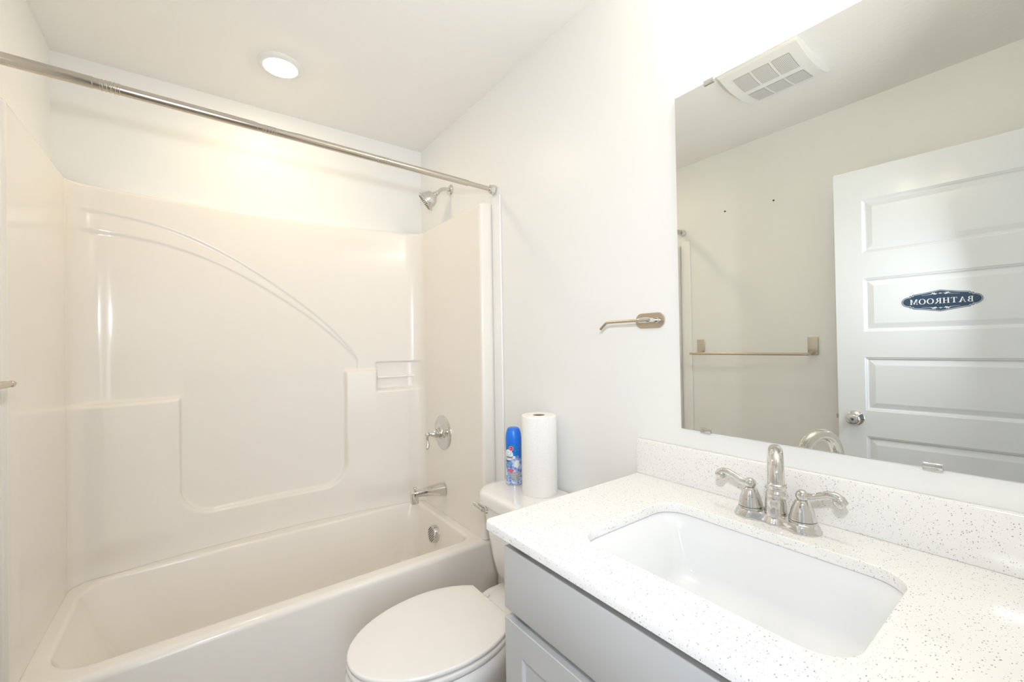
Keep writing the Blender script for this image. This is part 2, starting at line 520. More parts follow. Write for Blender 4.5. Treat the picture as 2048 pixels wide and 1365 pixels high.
# ------------------------------------------------------------------ surround
sur = thing('tub_surround', 'glossy white moulded tub surround with arch, shelves and soap niche', 'tub surround', (-0.76, -0.01, RZ))
SZ0, SZ1 = RZ + 0.0006, 1.905
PX, PY, CR = 0.066, 0.012, 0.085     # side panel and back panel offsets from the walls, corner radius
YFRONT = -0.752
BOW = 0.060                          # the back panel bows away from the tub in its middle
def sst(e0, e1, x):
    t = np.clip((x - e0) / (e1 - e0), 0, 1)
    return t * t * (3 - 2 * t)
def build_surround():
    path = []   # (x, y, nx, ny, kind)
    yb = -PY
    xr, xl = -PX, -W + PX
    # front return (right): from the wall to the panel face, rounded nose
    nose = 0.012
    for k in range(5):
        path.append((-0.001 + (xr + nose + 0.001) * k / 4, YFRONT, 0, -1, 0, 0.0))
    for k in range(1, 6):
        a = pi / 2 * k / 5
        path.append((xr + nose - nose * sin(a), YFRONT + nose - nose * cos(a), -sin(a), -cos(a), 0, 0.0))
    bow = lambda x: BOW * ((x + 0.762) / 0.64) ** 2
    xe = 0.762 - PX - CR                      # half-length of the bowed back
    ye = yb - bow(-0.762 + xe)
    m = 2 * BOW * xe / 0.64 ** 2              # slope at its ends
    def corner(sgn, k):
        # quadratic fillet from the back's end to the side panel
        tl_ = CR * sqrt(1 + m * m)
        q0 = np.array([-0.762 + sgn * xe, ye]); q1 = np.array([-0.762 + sgn * (xe + CR), ye - m * CR]); q2 = q1 + np.array([0, -tl_])
        q = (1 - k) ** 2 * q0 + 2 * k * (1 - k) * q1 + k * k * q2
        d = 2 * (1 - k) * (q1 - q0) + 2 * k * (q2 - q1)
        d = d / np.linalg.norm(d)
        n = np.array([d[1], -d[0]]) * sgn      # towards the room
        return q, n
    yc = ye - m * CR - CR * sqrt(1 + m * m)
    for y in np.linspace(YFRONT + nose, yc, 70)[1:-1]:
        path.append((xr, y, -1, 0, 1, 0.0))
    NC = 26
    for k in range(NC, 0, -1):
        q, n = corner(1, k / NC)
        path.append((q[0], q[1], n[0], n[1], 1, 1 - k / NC))
    for x in np.linspace(-0.762 + xe, -0.762 - xe, 250):
        sl = 2 * BOW * (x + 0.762) / 0.64 ** 2
        L_ = sqrt(1 + sl * sl)
        path.append((x, yb - bow(x), -sl / L_, -1 / L_, 2, 1.0))
    for k in range(1, NC + 1):
        q, n = corner(-1, k / NC)
        path.append((q[0], q[1], n[0], n[1], 3, 1 - k / NC))
    for y in np.linspace(yc, YFRONT + nose, 70)[1:]:
        path.append((xl, y, 1, 0, 3, 0.0))
    for k in range(1, 6):
        a = pi / 2 * k / 5
        path.append((xl - nose + nose * cos(a), YFRONT + nose - nose * sin(a), cos(a), -sin(a), 0, 0.0))
    for k in range(5):
        path.append((xl - nose + (-W + 0.001 - xl + nose) * k / 4, YFRONT, 0, -1, 0, 0.0))
    P = np.array(path)
    ns = len(P)
    zs = np.linspace(SZ0, SZ1, 290)
    X = P[:, 0][:, None] * np.ones((1, len(zs)))
    Yc = P[:, 1][:, None] * np.ones((1, len(zs)))
    K = P[:, 4][:, None] * np.ones((1, len(zs)))
    Z = zs[None, :] * np.ones((ns, 1))
    e = 0.009
    # ---- back panel relief (x, z)
    # outer arch curve: quarter-ellipse like sweep falling to the right
    ax_ = np.array([-1.50, -1.38, -1.295, -1.185, -1.066, -0.879, -0.756, -0.669, -0.55, -0.44, -0.39, -0.3])
    az_ = np.array([1.815, 1.817, 1.812, 1.792, 1.752, 1.652, 1.572, 1.505, 1.40, 1.285, 1.21, 0.9])
    bz_ = az_ - np.array([0.075, 0.075, 0.073, 0.07, 0.062, 0.05, 0.044, 0.038, 0.03, 0.02, 0.01, 0.01])
    xq = np.linspace(-1.53, 0, 800)
    def curve(xs_, zs_):
        c = np.polyfit(xs_[1:11], zs_[1:11], 5)
        y = np.polyval(c, xq)
        y = np.where(xq < -1.38, zs_[0], y)
        return np.where(xq > -0.40, 0.9, y)
    zo = np.interp(X, xq, curve(ax_, az_))
    zi = np.interp(X, xq, curve(ax_, bz_))
    left_cut = -1.375
    zo = np.where(X < left_cut, np.minimum(zo, 1.80), zo)
    p = np.full_like(X, 0.020)
    in_o = sst(e, -e, Z - zo)
    in_i = sst(e, -e, Z - zi)
    p = p - 0.005 * in_o - 0.005 * in_i
    # raised skirt and blocks below the shelves, with the round-bottomed bay between
    shelfL, shelfR, bayL, bayR, bayB, r = 1.078, 1.157, -1.138, -0.462, 0.578, 0.115
    def sd_bay(x, z):
        cx = np.clip(x, bayL + r, bayR - r)
        cz = np.maximum(z, bayB + r)
        dx, dz = x - cx, np.where(z < bayB + r, z - (bayB + r), 0)
        return np.sqrt(dx * dx + dz * dz) - r
    inside = sst(e, -e, sd_bay(X, Z))
    lo_left = sst(e, -e, Z - shelfL) * (X < -0.8)
    lo_right = sst(e, -e, Z - shelfR) * (X >= -0.8)
    block_h = np.where(X < -0.8, np.interp(X, [-1.5, -1.40, bayL], [0.070, 0.060, 0.034]),
                       np.interp(X, [bayR, -0.30, 0], [0.034, 0.052, 0.050]))
    block_h = np.where(Z < 0.56, block_h + (0.030 - block_h) * sst(0.56, 0.45, Z), block_h)
    blk = (1 - inside) * np.maximum(lo_left, lo_right)
    pb = 0.006
    p = p * (1 - blk) + block_h * blk
    # inside of the bay below the shelves stays deep
    deep = inside * sst(1.2, 1.1, Z)
    p = p * (1 - deep) + pb * deep
    # soap niche in the right block
    niche = sst(e, -e, np.maximum(np.abs(X + 0.183) - 0.118, np.abs(Z - 1.16) - 0.108)) 
    nch = niche * (Z < 1.20)
    p = p * (1 - nch) + 0.004 * nch
    # ---- side panels: a slight lower block on the left panel
    pl = np.where(Z < shelfL, 0.022, 0.0) 
    zl = shelfL + 0.055 * np.clip((-Yc - 0.15) / 0.6, 0, 1)
    pl = 0.003 * sst(e, -e, Z - zl) * sst(-0.74, -0.66, Yc) * sst(0.44, 0.55, Z)
    pr = 0.0 * Z
    D = np.where(K == 2, p, 0)
    # blend through corners from back value at the corner end
    pB_r = p[np.argmax(P[:, 4] == 2)]
    pB_l = p[len(P) - 1 - np.argmax(P[::-1, 4] == 2)]
    bl = sst(0.0, 1.0, P[:, 5][:, None] * np.ones((1, len(zs))))
    D = np.where(K == 1, pr * (1 - bl) + pB_r[None, :] * bl, D)
    D = np.where(K == 3, pl * (1 - bl) + pB_l[None, :] * bl, D)
    # shallow dip by the left corner, shaped to catch vertical light streaks
    streak_dip = 0.0045 * sst(-1.345, -1.400, X) * sst(1.80, 1.70, Z) * np.where(K == 3, bl, 1.0) * (X < -1.2)
    D = D - streak_dip
    # top edge rolls back to the wall
    NX = P[:, 2][:, None]; NY = P[:, 3][:, None]
    vx = X + NX * D
    vy = Yc + NY * D
    rows = [np.stack([vx, vy, Z], -1)]
    # cap rows at the top: rounded over, then back to the wall
    topx, topy = vx[:, -1], vy[:, -1]
    def wall_pt(i):
        k = P[i, 4]
        if k == 2:
            return (P[i, 0], -0.001)
        if P[i, 0] > -0.76:
            return (-0.001, min(P[i, 1], -0.001)) if k != 0 else (-0.001, P[i, 1])
        return (-W + 0.001, min(P[i, 1], -0.001)) if k != 0 else (-W + 0.001, P[i, 1])
    wp = np.array([wall_pt(i) for i in range(ns)])
    extra = []
    for k in range(1, 6):
        a = pi / 2 * k / 5
        f = 0.012 * (1 - cos(a))
        d = wp - np.stack([topx, topy], -1)
        L = np.maximum(np.linalg.norm(d, axis=1, keepdims=True), 1e-6)
        q = np.stack([topx, topy], -1) + d / L * np.minimum(f, L)
        extra.append(np.concatenate([q, np.full((ns, 1), SZ1 + 0.012 * sin(a))], 1))
    extra.append(np.concatenate([wp, np.full((ns, 1), SZ1 + 0.013)], 1))
    allv = np.concatenate([rows[0]] + [x[:, None, :] for x in extra], 1)
    nz = allv.shape[1]
    idx = np.arange(ns * nz).reshape(ns, nz)
    a, b, c, d = idx[:-1, :-1], idx[1:, :-1], idx[1:, 1:], idx[:-1, 1:]
    faces = np.stack([a, b, c, d], -1).reshape(-1, 4)
    g = Geo()
    g.v = allv.reshape(-1, 3).tolist()
    g.f = [tuple(f) for f in faces.tolist()]
    return g
obj('wall_panel', build_surround(), M_ACRYL, sur, 75)
obj('soap_bar', Geo().tube([(-0.305, -0.082, 1.118), (-0.062, -0.086, 1.118)], 0.0065, 16), M_CLEAR, sur, 35, 'slim clear bar across the soap niche')
for xx, s in ((0.0, -1), (-W, 1)):
    g = Geo().bbox(min(xx + s * 0.0008, xx + s * 0.009), max(xx + s * 0.0008, xx + s * 0.009), -0.822, -0.7595, 0.001, 1.945, 0.003)
    obj('edge_trim', g, M_TRIM, sur, 35)

# ------------------------------------------------------------------ shower head
sh = thing('showerhead', 'chrome bell-shaped shower head on a bent arm above the surround', 'shower head', (0.0, -0.362, 2.10))
A0 = Vector((0.0, -0.362, 2.103))
g = Geo().lathe([(0.029, 0.0), (0.029, 0.003), (0.024, 0.008), (0.013, 0.011)], A0, (-1, 0, 0), 36)
obj('wall_flange', g, M_CHROME, sh)
ptsA = [A0 + Vector((0.0, 0, 0)), A0 + Vector((-0.02, 0, 0.001))]
for k in range(0, 9):
    a = radians(6 + 44 * k / 8)
    ptsA.append(A0 + Vector((-0.025 - 0.055 * sin(a), 0, -0.055 * (1 - cos(a)))))
end = ptsA[-1]; dirA = Vector((-cos(radians(50)), 0, -sin(radians(50))))
ptsA.append(end + dirA * 0.012)
obj('arm', Geo().tube(ptsA, 0.0095, 18), M_CHROME, sh)
H0 = end + dirA * 0.008
hd = Vector((-0.68, 0.42, -0.60)).normalized()
g = Geo().lathe([(0.012, 0.0), (0.0125, 0.012), (0.011, 0.014), (0.016, 0.017), (0.0165, 0.024), (0.024, 0.027), (0.026, 0.029), (0.034, 0.037), (0.040, 0.050), (0.044, 0.066), (0.0455, 0.076), (0.053, 0.079), (0.054, 0.084), (0.052, 0.088), (0.046, 0.086)], H0, hd, 44)
hh = obj('head', g, M_CHROME, sh)
g = Geo().lathe([(0.001, 0.0855), (0.0455, 0.0855), (0.0455, 0.0875), (0.001, 0.0885)], H0, hd, 44)
hu = Vector((0, 1, 0)) - hd * hd.y
hu.normalize(); hw = hd.cross(hu)
sf = obj('spray_face', g, M_PLASTIC, hh, 35)
g = Geo()
for ring, cnt in ((0.012, 8), (0.022, 14), (0.031, 20), (0.040, 28)):
    for k in range(cnt):
        a = 2 * pi * k / cnt
        g.lathe([(0.0017, 0.0), (0.0012, 0.003)], H0 + hd * 0.088 + ring * (cos(a) * hu + sin(a) * hw), hd, 8)
nz_ = obj('nozzle', g, M_DARK, hh, 35)
nz_['kind'] = 'stuff'

# ------------------------------------------------------------------ shower valve
VX = -PX
VC = Vector((VX, -0.366, 0.836))
val = thing('shower_valve', 'chrome round shower valve plate with a drooping lever', 'shower valve', VC)
g = Geo().lathe([(0.088, 0.0), (0.088, 0.003), (0.082, 0.008), (0.066, 0.0105), (0.062, 0.009), (0.058, 0.0095), (0.036, 0.014), (0.031, 0.018), (0.030, 0.022)], VC, (-1, 0, 0), 56)
obj('escutcheon', g, M_CHROME, val)
g = Geo().lathe([(0.026, 0.018), (0.026, 0.034), (0.022, 0.036), (0.0225, 0.046), (0.017, 0.052), (0.014, 0.062), (0.009, 0.070), (0.008, 0.080)], VC, (-1, 0, 0), 36)
obj('valve_stem', g, M_CHROME, val)
g = Geo().sphere(VC + Vector((-0.088, 0, 0)), 0.0125)
lv = [VC + Vector((-0.088, 0, -0.008)), VC + Vector((-0.090, -0.001, -0.022)), VC + Vector((-0.087, -0.002, -0.036)), VC + Vector((-0.086, -0.003, -0.052)), VC + Vector((-0.091, -0.004, -0.066)), VC + Vector((-0.093, -0.004, -0.074))]
g.tube(lv, [0.006, 0.0055, 0.006, 0.0085, 0.0095, 0.005], 14)
obj('lever', g, M_CHROME, val)

# ------------------------------------------------------------------ tub spout
SC = Vector((-PX - 0.004, -0.366, 0.545))
sp = thing('tub_spout', 'chrome tub spout with a small diverter knob, over the tub end', 'tub spout', SC)
loops = []
for t, hw_, zt, zb in ((0.0, 0.031, 0.032, -0.032), (0.02, 0.029, 0.033, -0.029), (0.06, 0.026, 0.031, -0.018), (0.10, 0.0215, 0.027, -0.009), (0.125, 0.020, 0.0245, -0.006), (0.138, 0.018, 0.019, -0.005), (0.146, 0.013, 0.010, -0.003)):
    lp = []
    for k in range(24):
        a = 2 * pi * k / 24
        cz, hz = (zt + zb) / 2, (zt - zb) / 2
        ca, sa = cos(a), sin(a)
        lp.append((SC.x - t * 1.2, SC.y + hw_ * math.copysign(abs(ca) ** 0.75, ca), SC.z + cz + hz * math.copysign(abs(sa) ** 0.75, sa)))
    loops.append(lp)
g = Geo().loft(loops, True, True)
g.loft([rrect(SC.x - 0.176, SC.x - 0.138, SC.y - 0.019, SC.y + 0.019, 0.014, SC.z + z_, 6) for z_ in (0.016, 0.0, -0.032, -0.035)], True, True)
obj('spout_body', g, M_CHROME, sp, 40)
g = Geo().lathe([(0.004, 0.0), (0.004, 0.012), (0.0085, 0.014), (0.0095, 0.018), (0.007, 0.022), (0.001, 0.023)], SC + Vector((-0.155, 0, 0.020)), (0, 0, 1), 20)
obj('diverter_knob', g, M_CHROME, sp)

# ------------------------------------------------------------------ curtain rod
RY = -0.772
def rz(x):
    return 1.978 + (-x) * 0.0165
rod = thing('shower_curtain_rod', 'tension shower curtain rod of polished steel across the tub, no curtain', 'curtain rod', (-0.76, RY, rz(-0.76)))
secs = [(-1.475, -1.296, 0.0150, 'M'), (-1.30, -0.918, 0.0140, 'M'), (-0.922, -0.544, 0.0132, 'M'), (-0.548, -0.138, 0.0126, 'M'), (-0.142, -0.02, 0.0100, 'M')]
for k, (xa, xb, rr, _) in enumerate(secs):
    g = Geo().lathe([(rr - 0.0008, 0), (rr, 0.001), (rr, (xb - xa) - 0.001), (rr - 0.0008, xb - xa)], (xa, RY, rz(xa)), (1, 0, -0.0165), 32)
    if k in (1, 2, 3):
        for j in range(5):
            g.lathe([(rr, 0.018 + j * 0.0085), (rr + 0.0012, 0.0195 + j * 0.0085), (rr + 0.0012, 0.0225 + j * 0.0085), (rr, 0.024 + j * 0.0085)], (xa, RY, rz(xa)), (1, 0, -0.0165), 32, False, False)
    obj('tube_section', g, M_STEEL, rod, 30)
for xx, s in ((-0.0005, -1), (-W + 0.0005, 1)):
    g = Geo().lathe([(0.021, 0.0), (0.0225, 0.004), (0.0235, 0.010), (0.019, 0.026), (0.0125, 0.030)], (xx, RY, rz(xx)), (s, 0, 0), 8)
    obj('end_flange', g, M_CHROME, rod, 20, 'faceted chrome end flange')

# ------------------------------------------------------------------ recessed ceiling lamp
LC = Vector((-0.797, -0.402, H))
lamp = thing('recessed_light', 'round recessed ceiling light glowing warm above the tub', 'ceiling light', LC)
g = Geo().lathe([(0.083, 0.0), (0.083, 0.004), (0.080, 0.008), (0.070, 0.012), (0.0625, 0.013), (0.061, 0.010)], LC, (0, 0, -1), 56, True, False)
obj('trim_ring', g, M_PLASTIC, lamp, 35)
g = Geo().lathe([(0.061, 0.009), (0.058, 0.014), (0.045, 0.018), (0.025, 0.020), (0.001, 0.0205)], LC, (0, 0, -1), 56, True, True)
obj('lens', g, M_LENS, lamp, 60, 'glowing white lens')

# ------------------------------------------------------------------ exhaust fan grille (seen in the mirror)
FX0, FX1, FY0, FY1 = -1.115, -0.780, -1.705, -1.405
fan = thing('exhaust_fan', 'white ceiling exhaust fan grille with six screens, seen in the mirror', 'exhaust fan', ((FX0 + FX1) / 2, (FY0 + FY1) / 2, H))
def fdome(x, y):
    u = (x - (FX0 + FX1) / 2) / ((FX1 - FX0) / 2)
    v = (y - (FY0 + FY1) / 2) / ((FY1 - FY0) / 2)
    return 0.012 + 0.022 * max(0.0, 1 - u * u) * 1.0
g = Geo()
nx_, ny_ = 32, 12
fx = [FX0 + (FX1 - FX0) * i / nx_ for i in range(nx_ + 1)]
fy = [FY0 + (FY1 - FY0) * j / ny_ for j in range(ny_ + 1)]
vs = [(x, y, H - fdome(x, y)) for x in fx for y in fy]
fs = [(i * (ny_ + 1) + j, (i + 1) * (ny_ + 1) + j, (i + 1) * (ny_ + 1) + j + 1, i * (ny_ + 1) + j + 1) for i in range(nx_) for j in range(ny_)]
g.add(vs, fs)
rim = [(x, FY0) for x in fx] + [(FX1, y) for y in fy[1:]] + [(x, FY1) for x in reversed(fx[:-1])] + [(FX0, y) for y in reversed(fy[1:-1])]
cxm, cym = (FX0 + FX1) / 2, (FY0 + FY1) / 2
g.loft([[(x, y, H - fdome(x, y)) for x, y in rim], [(cxm + (x - cxm) * 1.03, cym + (y - cym) * 1.03, H - 0.008) for x, y in rim], [(cxm + (x - cxm) * 1.03, cym + (y - cym) * 1.03, H) for x, y in rim]])
obj('grille_cover', g, M_PLASTIC, fan, 40)
for (xa, xb) in ((-1.075, -0.965), (-0.930, -0.820)):
    for j in range(3):
        ya = -1.665 + j * 0.076
        yb_ = ya + 0.066
        g = Geo()
        xs_ = [xa + (xb - xa) * i / 10 for i in range(11)]
        g.add([(x, y, H - fdome(x, y) - 0.0012) for x in xs_ for y in (ya, yb_)], [(2 * i, 2 * i + 2, 2 * i + 3, 2 * i + 1) for i in range(10)])
        scr = obj('screen', g, M_SCREEN, fan, 60, 'grey fine-slotted screen')
        g = Geo()
        nsl = 14
        for q in range(1, nsl):
            yq = ya + (yb_ - ya) * q / nsl
            g.add([(x, y, H - fdome(x, y) - 0.0022) for x in xs_ for y in (yq - 0.0011, yq + 0.0011)], [(2 * i, 2 * i + 2, 2 * i + 3, 2 * i + 1) for i in range(10)])
        obj('slat', g, M_PLASTIC, scr, 60)

# ------------------------------------------------------------------ vanity light above the mirror
vl = thing('vanity_light', 'two-shade chrome wall light above the mirror', 'wall light', (0, -1.99, 2.30))
obj('back_plate', Geo().bbox(-0.022, 0.0, -2.10, -1.88, 2.25, 2.36, 0.006), M_CHROME, vl)
for yy in (-1.90, -2.08):
    obj('arm', Geo().tube([(-0.02, yy, 2.31), (-0.05, yy, 2.325), (-0.075, yy, 2.318), (-0.08, yy, 2.29)], 0.007, 12), M_CHROME, vl)
    obj('shade', Geo().lathe([(0.018, 0.0), (0.026, -0.012), (0.038, -0.06), (0.047, -0.095), (0.044, -0.095), (0.0, -0.07)], (-0.08, yy, 2.29), (0, 0, 1), 28, True, False), M_SHADE, vl, 40, 'lit frosted glass shade')

# ------------------------------------------------------------------ mirror
MY0, MY1, MZ0, MZ1 = -2.345, -1.672, 1.0436, 1.9565
mir = thing('wall_mirror', 'large frameless wall mirror above the vanity held by metal clips', 'mirror', (0, (MY0 + MY1) / 2, MZ0))
obj('mirror_glass', Geo().box(-0.007, -0.001, MY0, MY1, MZ0, MZ1), M_MIRROR, mir, 0)
for yy, zz, s in ((-1.770, MZ1, 1), (-2.19, MZ1, 1), (-1.742, MZ0, -1), (-2.169, MZ0, -1)):
    g = Geo()
    g.bbox(-0.0105, -0.0072, yy - 0.0135, yy + 0.0135, min(zz - s * 0.009, zz + s * 0.002), max(zz - s * 0.009, zz + s * 0.002), 0.001)
    g.bbox(-0.0105, 0.0, yy - 0.0135, yy + 0.0135, min(zz + s * 0.0005, zz + s * 0.004), max(zz + s * 0.0005, zz + s * 0.004), 0.001)
    obj('mirror_clip', g, M_CHROME, mir, 35, 'small metal mirror clip')

# ------------------------------------------------------------------ towel bar on the opposite wall
tb = thing('towel_bar', 'brushed nickel towel bar on the wall opposite the mirror', 'towel bar', (-W, -1.19, 1.205))
for yy in (-0.882, -1.496):
    obj('mounting_plate', Geo().bbox(-W, -W + 0.007, yy - 0.024, yy + 0.024, 1.203, 1.296, 0.002), M_NICKEL, tb)
    obj('post', Geo().bbox(-W + 0.006, -1.412, yy - 0.006, yy + 0.006, 1.202, 1.216, 0.002), M_NICKEL, tb)
obj('bar', Geo().tube([(-1.42, -0.866, 1.209), (-1.42, -1.508, 1.209)], 0.0075, 20), M_NICKEL, tb)

# ------------------------------------------------------------------ toilet paper holder
tp = thing('toilet_paper_holder', 'brushed nickel toilet paper holder arm with no roll, left of mirror', 'paper holder', (0, -1.575, 1.345))
def pill(y0, y1, z0, z1, x, n=12):
    r = (z1 - z0) / 2
    return [(x, b, c) for (b, c, _) in rrect(y0, y1, z0, z1, r - 0.0005, 0, n)]
g = Geo().loft([pill(-1.624, -1.525, 1.323, 1.368, -0.0002), pill(-1.624, -1.525, 1.323, 1.368, -0.004), pill(-1.623, -1.526, 1.324, 1.367, -0.005)], True, True)
obj('mounting_plate', g, M_NICKEL, tp, 35)
g = Geo().lathe([(0.0085, 0.0), (0.0085, 0.004), (0.0065, 0.006), (0.0065, 0.045)], (-0.005, -1.602, 1.345), (-1, 0, 0), 24)
g.tube([(-0.046, -1.604, 1.345), (-0.050, -1.59, 1.345), (-0.050, -1.572, 1.345)], [0.0072, 0.0080, 0.0070], 18)
obj('post', g, M_CHROME, tp, 40)
g = Geo().tube([(-0.050, -1.58, 1.345), (-0.050, -1.46, 1.345), (-0.050, -1.452, 1.3442), (-0.050, -1.446, 1.3415), (-0.050, -1.440, 1.337), (-0.050, -1.426, 1.325)], 0.0048, 18)
obj('arm', g, M_NICKEL, tp, 40)

# ------------------------------------------------------------------ toilet
TY = -1.140
toi = thing('toilet', 'white toilet with closed lid between tub and vanity', 'toilet', (-0.35, TY, 0))
def egg(z, a=0.277, b=0.187, cx=-0.48, ab=0.245, xb=-0.29, n=30, dx=0.0, cr=0.012):
    # outline: half-ellipse front, squared-off back
    pts = []
    for k in range(n + 1):
        t = -pi / 2 + pi * k / n
        pts.append((cx - a * cos(t) + dx, TY + b * sin(t), z))
    tmax = math.asin(min(0.999, (xb - cx) / ab))
    back = []
    for k in range(1, 11):
        t = tmax * k / 10
        back.append((cx + ab * sin(t), b * cos(t)))
    for x, y in back:
        pts.append((x + dx, TY + y, z))
    yb_ = back[-1][1]
    for k in range(1, 8):
        pts.append((xb + dx, TY + yb_ * (1 - 2 * k / 8), z))
    for x, y in reversed(back):
        pts.append((x + dx, TY - y, z))
    return pts
def inset(loop, d):
    c = Vector((-0.50, TY, loop[0][2]))
    out = []
    for p in loop:
        v = Vector(p) - c
        L = max(v.length, 1e-4)
        out.append(tuple(c + v * ((L - d) / L)))
    return out
def setz(loop, z):
    return [(p[0], p[1], z) for p in loop]
E0 = egg(0)
def slab(z0, z1, shrink, rnd, dome=0.0):
    base = inset(E0, shrink)
    L = [setz(inset(base, rnd), z0), setz(inset(base, rnd * 0.3), z0 + rnd * 0.3), setz(base, z0 + rnd)]
    L.append(setz(base, z1 - rnd))
    for k in range(1, 5):
        a = pi / 2 * k / 4
        L.append(setz(inset(base, rnd * (1 - cos(a))), z1 - rnd + rnd * sin(a)))
    if dome:
        for d, h in ((0.03, 0.35), (0.07, 0.7), (0.12, 1.0)):
            L.append(setz(inset(base, d), z1 + dome * h))
    return L
g = Geo().loft(slab(0.4095, 0.424, 0.0, 0.006, 0.003), True, True)
obj('seat_lid', g, M_SEAT, toi, 50)
g = Geo().loft(slab(0.388, 0.4055, -0.001, 0.006), True, True)
obj('seat', g, M_SEAT, toi, 50)
# bowl with pedestal
bl = []
for z, a, b, dx, xb in ((0.384, 0.272, 0.183, 0.0, -0.29), (0.372, 0.281, 0.191, 0.0, -0.28), (0.345, 0.281, 0.191, 0.0, -0.28), (0.31, 0.270, 0.182, 0.004, -0.28), (0.26, 0.238, 0.160, 0.02, -0.29), (0.20, 0.190, 0.130, 0.045, -0.30), (0.14, 0.160, 0.110, 0.06, -0.30), (0.06, 0.165, 0.108, 0.06, -0.30), (0.015, 0.185, 0.118, 0.055, -0.29), (0.0, 0.187, 0.120, 0.055, -0.29)):
    bl.append(egg(z, a, b, dx=dx, xb=xb))
g = Geo().loft(bl, True, True)
# deck under the tank and trapway body
dk = []
for z, x0, x1, hw_, r in ((0.0, -0.44, -0.10, 0.105, 0.05), (0.03, -0.44, -0.11, 0.092, 0.05), (0.20, -0.42, -0.10, 0.09, 0.05), (0.30, -0.42, -0.05, 0.105, 0.05), (0.375, -0.40, -0.03, 0.112, 0.045), (0.392, -0.40, -0.03, 0.110, 0.045), (0.397, -0.395, -0.035, 0.105, 0.045)):
    if z == 0.392 or z == 0.397:
        x0 = -0.275
    dk.append(rrect(x0, x1, TY - hw_, TY + hw_, r, z, 8))
g.loft(dk, True, True)
obj('bowl', g, M_CERAM, toi, 50)
for s in (-1, 1):
    g = Geo().lathe([(0.014, 0.0), (0.014, 0.003), (0.012, 0.006), (0.001, 0.007)], (-0.268, TY + s * 0.072, 0.3975), (0, 0, 1), 20)
    obj('hinge_cap', g, M_SEAT, toi, 35)
    g = Geo().lathe([(0.016, 0.0), (0.016, 0.012), (0.010, 0.022), (0.001, 0.024)], (-0.33, TY + s * 0.124, 0.0), (0, 0, 1), 20)
    obj('bolt_cap', g, M_SEAT, toi, 35)
tk = []
for z, x0, hw_ in ((0.398, -0.150, 0.105), (0.404, -0.168, 0.130), (0.418, -0.184, 0.150), (0.44, -0.193, 0.163), (0.50, -0.202, 0.176), (0.60, -0.213, 0.190), (0.692, -0.222, 0.204)):
    tk.append(rrect4(x0, -0.018, TY - hw_, TY + hw_, (0.02, 0.07, 0.07, 0.02), z, 10))
g = Geo().loft(tk, True, True)
obj('tank', g, M_CERAM, toi, 50)
LZ = 0.742
tl = []
for ins, z in ((0.008, 0.692), (0.0, 0.697), (-0.001, 0.71), (0.0, LZ - 0.014), (0.002, LZ - 0.008), (0.006, LZ - 0.003), (0.012, LZ), (0.03, LZ + 0.0005)):
    tl.append(rrect4(-0.243 + ins, -0.008, TY - 0.206 + ins, TY + 0.206 - ins, (0.02, 0.085, 0.085, 0.02), z, 10))
g = Geo().loft(tl, True, True)
obj('tank_lid', g, M_CERAM, toi, 50)
FLV = Vector((-0.214, TY + 0.138, 0.668))
fd = Vector((-0.80, 0.60, 0)).normalized()
g = Geo().lathe([(0.015, -0.006), (0.015, 0.004), (0.012, 0.008), (0.008, 0.010), (0.008, 0.018)], FLV, fd, 24)
le = FLV + fd * 0.017
g.tube([le, le + Vector((-0.006, 0.012, 0.006)), le + Vector((-0.012, 0.026, 0.013)), le + Vector((-0.015, 0.038, 0.018))], [0.009, 0.0075, 0.009, 0.006], 14)
obj('flush_lever', g, M_CHROME, toi, 40, 'chrome flush lever')

# ------------------------------------------------------------------ spray can on the tank lid
CC = Vector((-0.096, -1.014, LZ))
can = thing('aerosol_can', 'blue air freshener spray can standing on the toilet tank lid', 'spray can', CC)
CRAD = 0.0305
g = Geo().lathe([(0.027, 0.0), (0.0295, 0.001), (0.0305, 0.003), (CRAD, 0.006), (CRAD, 0.158), (0.0302, 0.160)], CC, (0, 0, 1), 56)
body = obj('can_body', g, M_CAN, can, 40)
g = Geo().lathe([(0.030, 0.0006), (0.0311, 0.001), (0.0313, 0.004), (0.0309, 0.006)], CC, (0, 0, 1), 56, False, False)
obj('bottom_rim', g, M_CHROME, can, 40)
capl = []
for r_, h in ((0.0305, 0.158), (0.0308, 0.162), (0.0307, 0.180), (0.0300, 0.190), (0.0275, 0.203), (0.0245, 0.212), (0.0225, 0.2155)):
    capl.append((r_, h))
g = Geo().lathe(capl, CC, (0, 0, 1), 56, True, False)
tt = [(CC.x + 0.0225 * cos(a), CC.y + 0.0225 * sin(a), CC.z + 0.2155) for a in [2 * pi * k / 56 for k in range(56)]]
ti = [(CC.x + 0.018 * cos(a), CC.y + 0.018 * sin(a), CC.z + 0.2185) for a in [2 * pi * k / 56 for k in range(56)]]
g.loft([tt, ti], False, True)
obj('cap', g, M_BLUE, can, 50, 'bright blue plastic cap')
to_cam = math.atan2(CAM[1] - CC.y, CAM[0] - CC.x)
